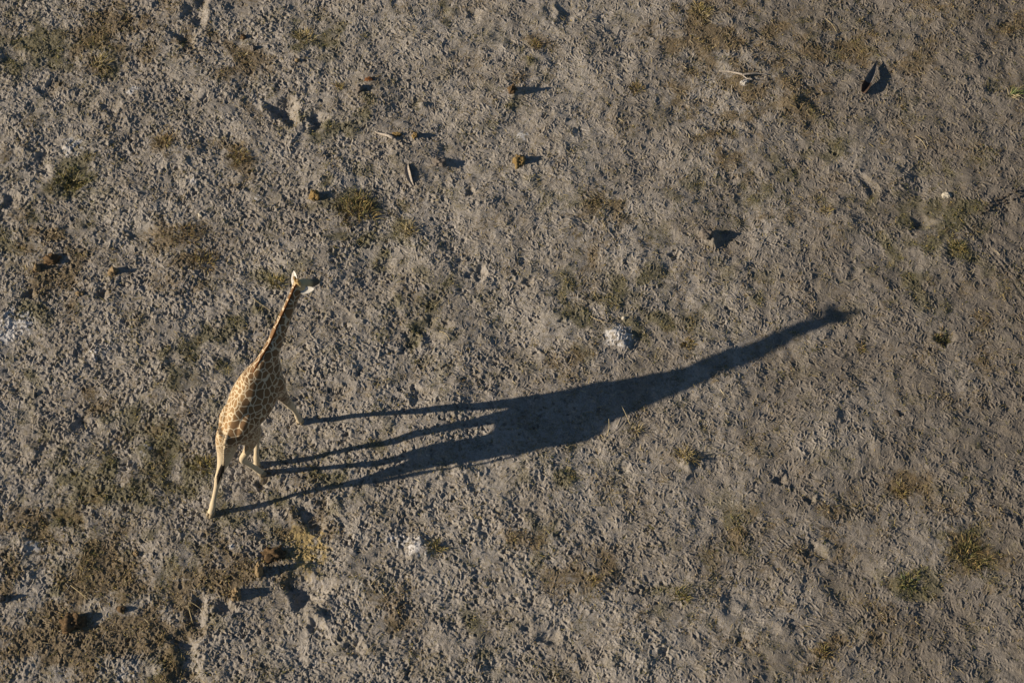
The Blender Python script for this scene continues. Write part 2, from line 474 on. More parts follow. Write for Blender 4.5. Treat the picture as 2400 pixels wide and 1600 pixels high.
LEGS = dict(
    A=[((-4.30, -2.48, 2.42), .17, .25), ((-4.25, -2.42, 2.12), .17, .225), ((-4.20, -2.36, 1.80), .13, .175), ((-4.16, -2.28, 1.50), .095, .12), ((-4.10, -2.20, 1.20), .074, .09),
       ((-4.05, -2.13, .95), .070, .076), ((-4.035, -2.10, .87), .068, .072), ((-4.02, -2.05, .72), .050, .054), ((-3.99, -1.97, .45), .046, .050), ((-3.975, -1.925, .27), .062, .062),
       ((-3.965, -1.90, .17), .054, .056), ((-3.96, -1.87, .07), .068, .07)],
    B=[((-4.60, -2.60, 2.35), .15, .22), ((-4.64, -2.62, 2.05), .15, .19), ((-4.665, -2.66, 1.75), .12, .16), ((-4.655, -2.70, 1.45), .09, .11), ((-4.64, -2.76, 1.15), .072, .086),
       ((-4.625, -2.80, .92), .070, .076), ((-4.625, -2.80, .85), .068, .072), ((-4.64, -2.80, .70), .050, .054), ((-4.67, -2.82, .45), .046, .050), ((-4.685, -2.85, .27), .060, .060),
       ((-4.69, -2.85, .17), .054, .056), ((-4.70, -2.84, .07), .066, .068)],
    C=[((-4.81, -3.34, 2.05), .17, .29), ((-4.71, -3.25, 1.80), .18, .28), ((-4.63, -3.17, 1.52), .145, .21), ((-4.67, -3.17, 1.28), .10, .145), ((-4.76, -3.21, 1.06), .072, .10),
       ((-4.84, -3.245, .92), .062, .084), ((-4.845, -3.245, .83), .060, .074), ((-4.80, -3.19, .66), .048, .055), ((-4.72, -3.11, .40), .046, .050), ((-4.67, -3.065, .25), .062, .062),
       ((-4.635, -3.04, .16), .055, .058), ((-4.61, -3.02, .07), .068, .072)],
    D=[((-4.97, -3.36, 2.05), .17, .28), ((-5.02, -3.40, 1.82), .185, .27), ((-5.06, -3.44, 1.52), .16, .225), ((-5.13, -3.51, 1.25), .115, .155), ((-5.21, -3.59, 1.04), .068, .092),
       ((-5.26, -3.655, .90), .061, .080), ((-5.28, -3.675, .81), .059, .070), ((-5.32, -3.725, .64), .048, .055), ((-5.38, -3.80, .40), .046, .050), ((-5.41, -3.84, .26), .062, .062),
       ((-5.435, -3.855, .16), .055, .058), ((-5.46, -3.88, .07), .068, .072)])
#GIRDATA_END


def dense(st): return catmull(st, 5)


bm = bmesh.new()
loft(bm, dense(TRUNK), 28, 1.68)
loft(bm, dense(NECK), 24)
loft(bm, dense(HEADT), 20)
for sg in (1, -1):                                              # shoulder blades and hip bones under the skin
    o_ = RIGHT * (sg * .225)
    loft(bm, [((Vector(p) + o_), a_, b_) for p, a_, b_ in (((-4.39, -2.57, 2.58), .03, .05), ((-4.375, -2.545, 2.50), .06, .11), ((-4.35, -2.51, 2.38), .085, .15), ((-4.31, -2.46, 2.22), .10, .16), ((-4.28, -2.42, 2.05), .04, .06))], 14)
    o_ = RIGHT * (sg * .20)
    loft(bm, [((Vector(p) + o_), a_, b_) for p, a_, b_ in (((-4.74, -3.10, 2.37), .02, .02), ((-4.82, -3.22, 2.29), .085, .07), ((-4.90, -3.35, 2.19), .09, .08), ((-4.97, -3.45, 2.06), .03, .03))], 12)
for k, st in LEGS.items():
    # leg sections lie across the leg: half width sideways, half height fore and aft
    d = [(p, a, b, RIGHT) for p, a, b in dense(st)]
    loft(bm, d, 20)
me0 = bpy.data.meshes.new('body_raw')
bm.normal_update(); bmesh.ops.recalc_face_normals(bm, faces=bm.faces)
bm.to_mesh(me0); bm.free()
tmp = bpy.data.objects.new('raw', me0); C.objects.link(tmp)
md = tmp.modifiers.new('r', 'REMESH'); md.mode = 'VOXEL'; md.voxel_size = 0.0135
md = tmp.modifiers.new('s', 'SMOOTH'); md.factor = 0.6; md.iterations = 6
dg = bpy.context.evaluated_depsgraph_get()
body_me = bpy.data.meshes.new_from_object(tmp.evaluated_get(dg))
bpy.data.objects.remove(tmp)
bpy.data.meshes.remove(me0)
body_me.name = 'body'
n = len(body_me.vertices)
V = np.empty(n * 3, np.float32); body_me.vertices.foreach_get('co', V); V = V.reshape(-1, 3)
# coat attributes from the skeleton: how far down a leg, how far along the face, nearness of the nape
Dt = np.full(n, 9.0); kind = np.zeros(n, int)


def near(st, V):
    S = np.array([s[0] for s in dense(st)], dtype=np.float32)
    R = np.array([0.5 * (s[1] + s[2]) for s in dense(st)], dtype=np.float32)
    best = np.full(len(V), 9.0); bi = np.zeros(len(V), int)
    for i, (p, r) in enumerate(zip(S, R)):
        d = np.linalg.norm(V - p, axis=1) - r
        m = d < best
        best[m] = d[m]; bi[m] = i
    return best, bi / (len(S) - 1.0)


dT, tT = near(TRUNK, V)
dN, tN = near(NECK, V)
dH, tH = near(HEADT, V)
leg = np.zeros(n); dmin = np.minimum(np.minimum(dT, dN), dH)
for k, st in LEGS.items():
    dl, tl = near(st, V)
    on = dl < dmin + 0.02
    f = np.clip((1.50 - V[:, 2]) / 0.65, 0, 1)
    leg = np.where(on, np.maximum(leg, f), leg)
leg = np.where(V[:, 2] < .95, 1.0, leg)
face = np.where((dH < dN) & (dH < 0.06), tH, 0.0)
neck = np.where(dN < dT + 0.03, np.clip(tN * 1.4 - .25, 0, 1), 0.0)
hip = np.where((V[:, 2] < 2.0) & (V[:, 1] < -2.9), np.clip((2.0 - V[:, 2]) / .5, 0, 1), 0)
lat = (V[:, 0] + 4.5) * .835 - (V[:, 1] + 2.74) * .55           # left flank and rump carry smaller patches, painted paler as if sunlit
hip = np.maximum(hip, np.clip(.5 - (lat - .02) / .12, 0, 1) * (dN > dT + .02))
leg = np.maximum(leg, np.where(V[:, 1] + .66 * V[:, 0] < -6.72, np.clip((2.05 - V[:, 2]) / .75, 0, 1), 0))
for nm, ar in (('leg', leg), ('face', face), ('neck', neck), ('hip', hip)):
    fattr(body_me, nm, ar)
body_me.vertices.foreach_set('co', (V - np.array(GO, dtype=np.float32)).ravel())
body_me.update()

m = Nodes('giraffe_coat')
warp = m.noise(5.0, 2.0)
vm = m.n('ShaderNodeVectorMath', operation='MULTIPLY_ADD')
m.l(warp.outputs['Color'], vm.inputs[0]); vm.inputs[1].default_value = (.09, .09, .09)
m.l(m.obj(), vm.inputs[2])


def voro(scale):
    v1 = m.n('ShaderNodeTexVoronoi', feature='DISTANCE_TO_EDGE'); v1.inputs['Scale'].default_value = scale
    m.l(vm.outputs[0], v1.inputs['Vector'])
    v2 = m.n('ShaderNodeTexVoronoi', feature='F1'); v2.inputs['Scale'].default_value = scale
    m.l(vm.outputs[0], v2.inputs['Vector'])
    return v1.outputs['Distance'], v2.outputs['Color']


d1, c1 = voro(7.4)
d2, c2 = voro(10.5)
hipf = m.attr('hip')
p1 = m.ramp(d1, .038, .075)
p2 = m.ramp(d2, .06, .13)
sel = m.math('GREATER_THAN', m.math('ADD', hipf, m.math('MULTIPLY', m.math('SUBTRACT', warp.outputs[0], .5), .8)), .45)
mx = m.n('ShaderNodeMix', data_type='FLOAT')
m.l(sel, mx.inputs[0]); m.l(p1, mx.inputs[2]); m.l(p2, mx.inputs[3])
patch = mx.outputs[0]
sep = m.n('ShaderNodeSeparateColor'); m.l(c1, sep.inputs[0])
pcol = m.mix(sep.outputs[0], (.17, .095, .042), (.095, .053, .025))
fine = m.noise(60, 3)
pcol = m.mix(m.math('MULTIPLY', fine.outputs[0], .5), pcol, (.27, .16, .07))
cream = m.mix(m.noise(9, 3).outputs[0], (.58, .485, .335), (.46, .36, .225))
legf = m.attr('leg')
keep = m.math('SUBTRACT', 1.0, m.ramp(m.math('ADD', legf, m.math('MULTIPLY', m.math('SUBTRACT', fine.outputs[0], .5), .9)), .15, .95))
pcol = m.mix(m.math('MULTIPLY', sel, .75), pcol, (.30, .185, .082))  # paler tan here: sunlight on the left side painted into the patches
coat = m.mix(m.math('MULTIPLY', patch, keep), cream, pcol)
facef = m.attr('face')
coat = m.mix(m.ramp(facef, .12, .3), coat, (.52, .40, .21))
coat = m.mix(m.ramp(facef, .45, .66), coat, (.10, .085, .06))
coat = m.mix(m.ramp(facef, .86, .95), coat, (.03, .027, .025))
m.color(coat)
m.b.inputs['Roughness'].default_value = .75
m.b.inputs['Sheen Weight'].default_value = .12
m.bump(m.noise(140, 2).outputs[0], .004, .5)
COAT = m.m
link_mesh('body', body_me, COAT, gir)


def simple(name, col, col2, scale=40.0, rough=.85, bump=0.0):
    q = Nodes(name)
    nz = q.noise(scale, 4)
    q.color(q.mix(q.ramp(nz.outputs[0], .35, .65), col, col2))
    q.b.inputs['Roughness'].default_value = rough
    if bump: q.bump(nz.outputs[0], bump)
    return q.m


M_MANE = simple('mane_hair', (.20, .075, .022), (.11, .042, .015), 70)
M_TUFT = simple('tail_hair', (.012, .010, .009), (.022, .018, .015), 90, .6)
M_EAR = simple('ear_fur', (.60, .57, .51), (.48, .45, .39), 50)
M_HORN = simple('horn_fur', (.50, .36, .15), (.33, .22, .09), 40)
M_HTIP = simple('horn_tip', (.34, .24, .12), (.22, .15, .07), 60)
M_HOOF = simple('hoof_horn', (.34, .27, .17), (.22, .17, .11), 30, .7)
M_EYE = simple('eye_dark', (.008, .006, .005), (.012, .009, .007), 10, .15)


def tube_obj(name, st, mat, parent, nseg=10, sub=4, org=GO):
    b = bmesh.new()
    loft(b, catmull(st, sub), nseg)
    bmesh.ops.translate(b, verts=b.verts, vec=-org)
    bmesh.ops.recalc_face_normals(b, faces=b.faces)
    me = bpy.data.meshes.new(name); b.to_mesh(me); b.free()
    return link_mesh(name, me, mat, parent)


# mane: a standing ridge of hair along the nape
NAPE = []
for s in dense(NECK)[9:]:
    NAPE.append(s)
b = bmesh.new()
prevs = []
NS = dense(NECK)[4:-3]
for i, s in enumerate(NS):
    p = Vector(s[0]); q = Vector(NS[min(i + 1, len(NS) - 1)][0]); o = Vector(NS[max(i - 1, 0)][0])
    t = (q - o).normalized(); side = t.cross(Vector((0, 0, 1))).normalized(); up = side.cross(t).normalized()
    hgt = .04 * min(1, (i + 1) / 6.0) * (.85 + .3 * random.random())
    base = p + up * (s[2] - .015)
    ring = [b.verts.new(base - side * .016), b.verts.new(base + up * hgt * .6 - side * .013), b.verts.new(base + up * (hgt + .012) + side * random.uniform(-.006, .006)),
            b.verts.new(base + up * hgt * .6 + side * .013), b.verts.new(base + side * .016)]
    if prevs:
        for k in range(5):
            b.faces.new((prevs[k], prevs[(k + 1) % 5], ring[(k + 1) % 5], ring[k]))
    else:
        b.faces.new(ring)
    prevs = ring
b.faces.new(prevs[::-1])
bmesh.ops.translate(b, verts=b.verts, vec=-GO)
bmesh.ops.recalc_face_normals(b, faces=b.faces)
me = bpy.data.meshes.new('mane'); b.to_mesh(me); b.free()
link_mesh('mane', me, M_MANE, gir)

#TAIL_BEGIN
TAIL = [((-4.99, -3.56, 2.10), .035, .03), ((-5.03, -3.66, 2.03), .028, .026), ((-5.06, -3.705, 1.85), .024, .024), ((-5.085, -3.715, 1.6), .021, .021), ((-5.12, -3.71, 1.38), .018, .018)]
tail = tube_obj('tail', TAIL, COAT, gir)
me = tail.data
fattr(me, 'leg', np.full(len(me.vertices), .55))
TUFT = [((-5.115, -3.71, 1.42), .016, .016), ((-5.15, -3.705, 1.32), .032, .030), ((-5.19, -3.71, 1.16), .042, .036), ((-5.24, -3.72, 1.0), .034, .03), ((-5.27, -3.735, .86), .02, .018), ((-5.285, -3.74, .76), .004, .004)]
b = bmesh.new()
loft(b, catmull(TUFT, 4), 10)
for k in range(70):                                             # loose strands
    i = random.random() * .8
    s = catmull(TUFT, 10)[int(i * 40)]
    a = random.random() * 6.28
    p0 = Vector(s[0]) + Vector((math.cos(a) * s[1], math.sin(a) * s[1], 0))
    p1 = p0 + Vector((math.cos(a) * .035 - .03, math.sin(a) * .035 - .01, -random.uniform(.12, .26)))
    d = Vector((-math.sin(a), math.cos(a), 0)) * .006
    b.faces.new([b.verts.new(p0 - d), b.verts.new(p0 + d), b.verts.new(p1)])
bmesh.ops.translate(b, verts=b.verts, vec=-GO)
me = bpy.data.meshes.new('tail_tuft'); b.to_mesh(me); b.free()
link_mesh('tail_tuft', me, M_TUFT, tail)
#TAIL_END


def ear(base, tip, nrm):
    base, tip, nrm = Vector(base), Vector(tip), Vector(nrm).normalized()
    ax = tip - base; L = ax.length; ax.normalize()
    sd = ax.cross(nrm).normalized(); nrm = sd.cross(ax).normalized()
    b = bmesh.new(); rows = []
    for i in range(11):
        t = i / 10.0
        wd = .06 * (math.sin(math.pi * min(1, .12 + t * .9)) ** .7) * (1 if t < .97 else .5) + .004
        row = []
        for j in range(7):
            x = (j / 6.0 - .5) * 2
            row.append(base + ax * (t * L) + sd * (x * wd) + nrm * (-(1 - x * x) * wd * .45))
        rows.append(row)
    for off in (0, 1):
        g = [[b.verts.new(p + nrm * (-.007 * off)) for p in r] for r in rows]
        if not off: g0 = g
    for i in range(10):
        for j in range(6):
            b.faces.new((g0[i][j], g0[i][j + 1], g0[i + 1][j + 1], g0[i + 1][j]))
            b.faces.new((g[i][j], g[i + 1][j], g[i + 1][j + 1], g[i][j + 1]))
    rim0 = [g0[i][0] for i in range(11)] + [g0[10][j] for j in range(1, 7)] + [g0[i][6] for i in range(9, -1, -1)] + [g0[0][j] for j in range(5, 0, -1)]
    rim1 = [g[i][0] for i in range(11)] + [g[10][j] for j in range(1, 7)] + [g[i][6] for i in range(9, -1, -1)] + [g[0][j] for j in range(5, 0, -1)]
    for k in range(len(rim0)):
        k2 = (k + 1) % len(rim0)
        b.faces.new((rim0[k], rim0[k2], rim1[k2], rim1[k]))
    bmesh.ops.recalc_face_normals(b, faces=b.faces)
    bmesh.ops.translate(b, verts=b.verts, vec=-GO)
    me = bpy.data.meshes.new('ear'); b.to_mesh(me); b.free()
    return link_mesh('ear', me, M_EAR, gir)


#HEADBITS_BEGIN
ear((-3.81, -1.46, 3.67), (-3.84, -1.15, 3.70), (-.55, -.3, .75))
ear((-3.705, -1.575, 3.66), (-3.45, -1.545, 3.70), (-.35, -.45, .8))
for px, py in ((-3.765, -1.425), (-3.705, -1.485)):
    h = tube_obj('horn', [((px, py, 3.70), .042, .042), ((px - .012, py - .012, 3.78), .032, .032), ((px - .025, py - .025, 3.86), .029, .029), ((px - .03, py - .03, 3.885), .026, .026), ((px - .032, py - .032, 3.90), .012, .012)], M_HORN, gir)
    tube_obj('horn_tip', [((px - .024, py - .024, 3.865), .026, .026), ((px - .032, py - .032, 3.90), .03, .03), ((px - .036, py - .036, 3.915), .01, .01)], M_HTIP, h)
for s in (1, -1):
    c = Vector((-3.665, -1.41, 3.64)) + Vector((.62, -.78, 0)) * (s * .108)
    b = bmesh.new()
    bmesh.ops.create_uvsphere(b, u_segments=12, v_segments=8, radius=.024)
    bmesh.ops.translate(b, verts=b.verts, vec=c - GO)
    me = bpy.data.meshes.new('eye'); b.to_mesh(me); b.free()
    link_mesh('eye', me, M_EYE, gir)
#HEADBITS_END
for k, st in LEGS.items():
    p = Vector(st[-1][0]); q = Vector(st[-2][0])
    d = Vector((p.x - q.x, p.y - q.y, 0)); d = d.normalized() if d.length > .01 else HEAD.copy()
    b = bmesh.new()
    for s in (1, -1):                                           # cloven: two claws
        sd = d.cross(Vector((0, 0, 1))).normalized() * (s * .036)
        pr = []
        for z, rx, ry, f in ((-.012, .036, .078, .02), (.03, .036, .074, .015), (.08, .034, .062, .0), (.115, .028, .045, -.01)):
            ring = []
            for j in range(12):
                a = 2 * math.pi * j / 12
                ring.append(b.verts.new(Vector((p.x, p.y, z)) + sd + d.cross(Vector((0, 0, 1))) * (math.cos(a) * rx) + d * (math.sin(a) * ry + f)))
            if pr:
                for j in range(12):
                    b.faces.new((pr[j], pr[(j + 1) % 12], ring[(j + 1) % 12], ring[j]))
            else:
                b.faces.new(ring[::-1])
            pr = ring
        b.faces.new(pr)
    bmesh.ops.recalc_face_normals(b, faces=b.faces)
    bmesh.ops.translate(b, verts=b.verts, vec=-GO)
    me = bpy.data.meshes.new('hoof'); b.to_mesh(me); b.free()
    link_mesh('hoof', me, M_HOOF, gir)

#THINGS_BEGIN
# ================================================================== GRASS, LITTER AND OTHER GROWTH
def hz_many(x, y):
    i = np.clip(((x - XA) / RES).astype(int), 0, NX - 1); j = np.clip(((y - YA) / RES).astype(int), 0, NY - 1)
    return H[j, i]


def blades(P, D, L, W, droop, col):
    """flat bent blades: base P (n,3), direction D, length L, width W, sideways droop, colour (n,3)"""
    n = len(P)
    D = D / np.linalg.norm(D, axis=1, keepdims=True)
    side = np.cross(D, np.array([0, 0, 1.0]) + rng.normal(0, .5, (n, 3)))
    side /= np.linalg.norm(side, axis=1, keepdims=True) + 1e-9
    M = P + D * (L * .55)[:, None]
    hd = D.copy(); hd[:, 2] = 0
    T = P + D * L[:, None] + hd * (droop * L)[:, None]; T[:, 2] -= droop * L * .8
    w2 = (W * .5)[:, None]
    V = np.stack([P - side * w2, P + side * w2, M + side * w2 * .8, M - side * w2 * .8, T], 1).reshape(-1, 3)
    b = (np.arange(n) * 5)[:, None]
    F = np.concatenate([b + np.array([[0, 1, 2]]), b + np.array([[0, 2, 3]]), b + np.array([[3, 2, 4]])], 0)
    return V, F, np.repeat(col, 5, 0)


def blade_mesh(name, parts, mat, org=(0, 0, 0)):
    V = np.concatenate([p[0] for p in parts]) - np.array(org)
    F = []; o = 0
    for p in parts:
        F.append(p[1] + o); o += len(p[0])
    me = np_mesh(name, V, np.concatenate(F))
    c = np.concatenate([p[2] for p in parts])
    a = me.attributes.new('tint', 'FLOAT_COLOR', 'POINT')
    a.data.foreach_set('color', np.concatenate([c, np.ones((len(c), 1))], 1).astype(np.float32).ravel())
    return me


bmn = Nodes('dry_blade')
at = bmn.n('ShaderNodeAttribute', attribute_name='tint')
bmn.color(at.outputs['Color'])
bmn.b.inputs['Roughness'].default_value = .8
M_BLADE = bmn.m

PAL = dict(olive=np.array([(.12, .115, .045), (.085, .09, .035), (.17, .15, .06)]), yellow=np.array([(.36, .27, .10), (.28, .22, .085), (.22, .19, .07)]),
           brown=np.array([(.19, .13, .06), (.12, .085, .042), (.27, .185, .085)]), straw=np.array([(.46, .38, .23), (.36, .30, .19), (.30, .24, .14)]),
           green=np.array([(.10, .14, .05), (.14, .17, .07), (.22, .21, .09)]), grey=np.array([(.27, .24, .20), (.20, .175, .145), (.33, .30, .26)]))


def pick(names, n):
    """random blade colours from the named palettes"""
    A = np.concatenate([PAL[k] for k in names])
    return A[rng.integers(0, len(A), n)] * rng.uniform(.75, 1.25, (n, 1))


# ---- uncountable ground cover: little tufts following the olive and brown patches, and trodden straw
def field(N, mask, base, pal, size, name, label, cat):
    x = rng.uniform(XA + .1, XB - .1, N); y = rng.uniform(YA + .1, YB - .1, N)
    i = ((x - XA) / RES).astype(int); j = ((y - YA) / RES).astype(int)
    k = rng.random(N) < np.clip(mask[j, i], 0, 1) * .85 + base
    x, y = x[k], y[k]
    m_ = np.clip(mask[j, i], 0, 1)[k]
    nb = rng.integers(5, 15, len(x))
    cx = np.repeat(x, nb); cy = np.repeat(y, nb)
    n = len(cx)
    rad = np.repeat(rng.uniform(.02, .075, len(x)) * (.8 + .4 * m_), nb) * np.sqrt(rng.random(n))
    a = rng.uniform(0, 6.283, n)
    px, py = cx + rad * np.cos(a), cy + rad * np.sin(a)
    P = np.stack([px, py, hz_many(px, py) - .004], 1)
    D = np.stack([np.cos(a) * .7 + rng.normal(0, .45, n), np.sin(a) * .7 + rng.normal(0, .45, n), rng.uniform(.25, 1.1, n)], 1)
    L = np.repeat(rng.uniform(.6, 1.3, len(x)) * (.8 + .5 * m_), nb) * rng.uniform(size[0], size[1], n)
    tone = np.repeat(rng.integers(0, 1000, len(x)), nb)
    col = pick(pal, n) * (.8 + .4 * ((tone * 37 % 100) / 100.0))[:, None]
    me = blade_mesh(name, [blades(P, D, L, rng.uniform(.006, .013, n), rng.uniform(0, .35, n), col)], M_BLADE)
    o = link_mesh(name, me, M_BLADE, smooth=False) if not me.materials else None
    return o


def finish(o, label, cat): return tag(o, label, cat, kind='stuff')


finish(field(52000, olive, .11, ('olive', 'olive', 'yellow'), (.016, .046), 'short_grass', '', ''), 'short olive and yellow grass tufts dotting the trampled ground', 'grass')
finish(field(46000, brown, .10, ('brown', 'brown', 'yellow', 'straw'), (.016, .042), 'dry_litter', '', ''), 'brown dead grass and dung litter in patches on the ground', 'litter')
N = 24000
x = rng.uniform(XA + .2, XB - .2, N); y = rng.uniform(YA + .2, YB - .2, N)
a = rng.uniform(0, 6.283, N)
P = np.stack([x, y, hz_many(x, y) + .012], 1)
D = np.stack([np.cos(a), np.sin(a), rng.uniform(-.05, .22, N)], 1)
L = rng.uniform(.04, .16, N)
me = blade_mesh('trodden_straw', [blades(P, D, L, rng.uniform(.005, .010, N), rng.uniform(-.05, .1, N), pick(('straw', 'grey', 'grey', 'yellow'), N))], M_BLADE)
tag(link_mesh('trodden_straw', me, M_BLADE, smooth=False), 'loose bits of pale straw trodden flat all over the ground', 'straw', kind='stuff')


# ---- tussocks one can tell apart
def tussock(name, u, v, rpx, pal, hgt, label, cat='grass', nb=120, up=.9, wd=(.007, .014), lean=(0, 0), group=None):
    g = G(u, v); r = rpx * .0085
    a = rng.uniform(0, 6.283, nb); q = r * np.sqrt(rng.random(nb)) * (.55 + .45 * np.sin(a * 2 + u) ** 2)
    px, py = g[0] + q * np.cos(a), g[1] + q * np.sin(a)
    P = np.stack([px, py, hz_many(px, py) - .008], 1)
    f = q / r
    D = np.stack([np.cos(a) * f * .8 + rng.normal(lean[0], .38, nb), np.sin(a) * f * .8 + rng.normal(lean[1], .38, nb), rng.uniform(.4, 1.0, nb) * up], 1)
    L = rng.uniform(.35, 1.1, nb) * hgt
    org = (g[0], g[1], hz(g[0], g[1]))
    me = blade_mesh(name, [blades(P, D, L, rng.uniform(wd[0], wd[1], nb), rng.uniform(0, .5, nb), pick(pal, nb))], M_BLADE, org)
    o = link_mesh(name, me, M_BLADE, smooth=False)
    o.location = org
    return tag(o, label, cat, group)


OY, YL, BR, ST = ('olive', 'yellow', 'yellow'), ('yellow', 'straw'), ('brown', 'brown', 'yellow'), ('straw', 'yellow')
tussock('low_shrub', 838, 492, 56, ('yellow', 'olive', 'brown'), .20, 'broad sprawling yellow-green shrub above the head of the giraffe', 'shrub', 620)
tussock('grass_tussock', 957, 541, 20, YL, .20, 'upright yellow tussock just right of the broad yellow-green shrub', 'grass', 150)
tussock('grass_tussock', 2273, 1302, 44, ('yellow', 'olive', 'brown'), .19, 'large yellow-brown tussock near the bottom right corner', 'grass', 420)
tussock('low_shrub', 2130, 1362, 26, ('olive', 'green', 'yellow'), .14, 'dark olive shrub beside the large yellow-brown tussock at bottom right', 'shrub', 200)
tussock('grass_tussock', 1644, 28, 30, YL, .18, 'bright yellow tussock at the top edge above the forked branch', 'grass', 260)
tussock('grass_tussock', 1608, 1070, 20, YL, .19, 'yellow tussock with a dark hollow below the neck of the long shadow', 'grass', 150)
tussock('grass_tussock', 1490, 1006, 14, ('straw', 'straw', 'yellow'), .16, 'pale straw tuft at the lower edge of the giraffe shadow', 'grass', 90)
tussock('grass_tussock', 1597, 1396, 22, ('olive', 'yellow'), .16, 'olive tussock with a dark shaded side low in the middle right', 'grass', 170)
tussock('grass_tussock', 712, 88, 26, YL, .22, 'tall thin yellow tussock near the top edge, left of centre', 'grass', 120)
tussock('grass_tussock', 795, 202, 12, ('yellow', 'yellow', 'brown'), .15, 'small yellow tussock just left of the grey clod with a blue shadow', 'grass', 80)
tussock('grass_tussock', 478, 1090, 26, OY, .18, 'yellow-green tussock on the left of the trailing hind leg of the giraffe', 'grass', 200)
tussock('grass_tussock', 236, 148, 26, YL, .24, 'leaning yellow tussock with long blades near the top left corner', 'grass', 120, lean=(.5, .3))
tussock('grass_tussock', 1491, 207, 18, ('yellow', 'brown'), .13, 'yellow-brown clump left of the forked dead branch', 'grass', 140)
tussock('grass_tussock', 1255, 106, 16, ('brown', 'yellow'), .12, 'rusty brown clump near the top edge, right of centre', 'grass', 120)
tussock('low_shrub', 1020, 1286, 18, OY, .17, 'olive shrub on the shaded side of the pale mound below the leg shadows', 'shrub', 130)
tussock('grass_tussock', 2019, 815, 12, ('yellow', 'brown'), .11, 'small golden tuft below the head of the long shadow', 'grass', 70)
tussock('low_shrub', 2113, 1148, 18, ('yellow', 'brown'), .12, 'golden dead shrub on bare mud in the lower right', 'shrub', 150)
tussock('grass_tussock', 1928, 1532, 18, ('yellow', 'brown'), .13, 'ochre tussock at the bottom edge, right of centre', 'grass', 130)
tussock('low_shrub', 1613, 808, 17, ('brown', 'yellow'), .13, 'brown dead shrub right of the pale ash mound', 'shrub', 140)
tussock('grass_tussock', 1394, 1364, 12, ('yellow', 'brown'), .12, 'small ochre tuft low in the middle of the photo', 'grass', 80)
tussock('grass_tussock', 1936, 497, 15, ('yellow', 'brown'), .11, 'ochre tuft above the head of the long shadow', 'grass', 100)
tussock('low_shrub', 2246, 582, 24, OY, .13, 'yellow-olive shrub beside the wheel rut at the right edge', 'shrub', 170)
tussock('low_shrub', 383, 334, 22, ('brown', 'brown', 'yellow'), .13, 'rusty brown shrub in the upper left between two pale ash spots', 'shrub', 190)
tussock('low_shrub', 561, 365, 30, BR, .16, 'dark brown shrub left of the upper pit', 'shrub', 280)
tussock('low_shrub', 430, 553, 38, BR, .14, 'upper of two brown dead shrubs left of the head of the giraffe', 'shrub', 320)
tussock('low_shrub', 478, 612, 36, BR, .14, 'lower of two brown dead shrubs left of the head of the giraffe', 'shrub', 300)
tussock('low_shrub', 168, 424, 38, ('olive', 'olive', 'yellow'), .17, 'dark olive shrub below the white ash spot at upper left', 'shrub', 330)
tussock('low_shrub', 650, 662, 22, OY, .15, 'olive shrub just left of the ear of the giraffe', 'shrub', 180)
tussock('green_plant', 2376, 220, 16, ('green', 'green', 'straw'), .30, 'green plant with long arching blades at the right edge', 'plant', 60, wd=(.010, .018), lean=(.5, .2))


# ---- clods, dung and stones
def clod(name, u, v, rx, ry, h, mat, label, cat, seed, rough=.4, rz=0.0, group=None, sub=4):
    g = G(u, v); z0 = hz(g[0], g[1])
    b = bmesh.new()
    bmesh.ops.create_icosphere(b, subdivisions=sub, radius=1.0)
    off = Vector((seed * 7.3, seed * 3.1, seed * 1.7))
    for vv in b.verts:
        p = vv.co.copy()
        d = 1 + rough * mnoise.noise(p * 1.4 + off) * 1.3 + rough * .6 * mnoise.noise(p * 3.6 + off) + rough * .55 * mnoise.noise(p * 8 + off)
        p *= d
        z = p.z if p.z > 0 else p.z * .35
        vv.co = Vector((p.x * rx, p.y * ry, z * h))
    me = bpy.data.meshes.new(name); b.to_mesh(me); b.free()
    o = link_mesh(name, me, mat)
    o.location = (g[0], g[1], z0); o.rotation_euler = (0, 0, rz)
    return tag(o, label, cat, group)


def clodmat(name, c1, c2, scale=22):
    q = Nodes(name)
    nz = q.noise(scale, 6, .65); n2 = q.noise(scale * 5, 3)
    col = q.mix(q.ramp(nz.outputs[0], .35, .65), c1, c2)
    col = q.mix(q.math('MULTIPLY', q.ramp(n2.outputs[0], .5, .7), .5), col, tuple(x * .4 for x in c2))
    q.color(col); q.b.inputs['Roughness'].default_value = 1.0
    q.bump(n2.outputs[0], .02, .8)
    return q.m


D_TAN = clodmat('tan_dung', (.33, .245, .14), (.20, .14, .075))
D_YEL = clodmat('yellow_dung', (.32, .225, .095), (.17, .11, .045))
D_BRN = clodmat('brown_dung', (.17, .11, .058), (.09, .06, .033))
D_RED = clodmat('reddish_dung', (.20, .085, .035), (.11, .05, .022))
D_GRY = clodmat('grey_earth', (.22, .19, .16), (.15, .125, .10))
D_DRK = clodmat('dark_earth', (.09, .075, .06), (.05, .042, .035))
D_PAL = clodmat('pale_chalk', (.55, .50, .40), (.42, .37, .29))
clod('dung_ball', 266, 638, .095, .095, .115, D_TAN, 'round tan dung ball with a dark oval shadow on the left side', 'dung', 1)
clod('dung_ball', 87, 630, .06, .095, .12, D_TAN, 'upright pale tan dung lump beside a brown heap near the left edge', 'dung', 2)
clod('dung_heap', 122, 610, .15, .12, .11, D_BRN, 'low dark brown dung heap behind the pale tan lump near the left edge', 'dung', 3, .45)
clod('dung_ball', 188, 689, .075, .06, .06, D_TAN, 'small half buried tan dung ball below the round one on the left side', 'dung', 4)
clod('dung_ball', 738, 464, .095, .10, .13, D_YEL, 'crumbly yellow dung ball left of the broad yellow-green shrub', 'dung', 5, .4)
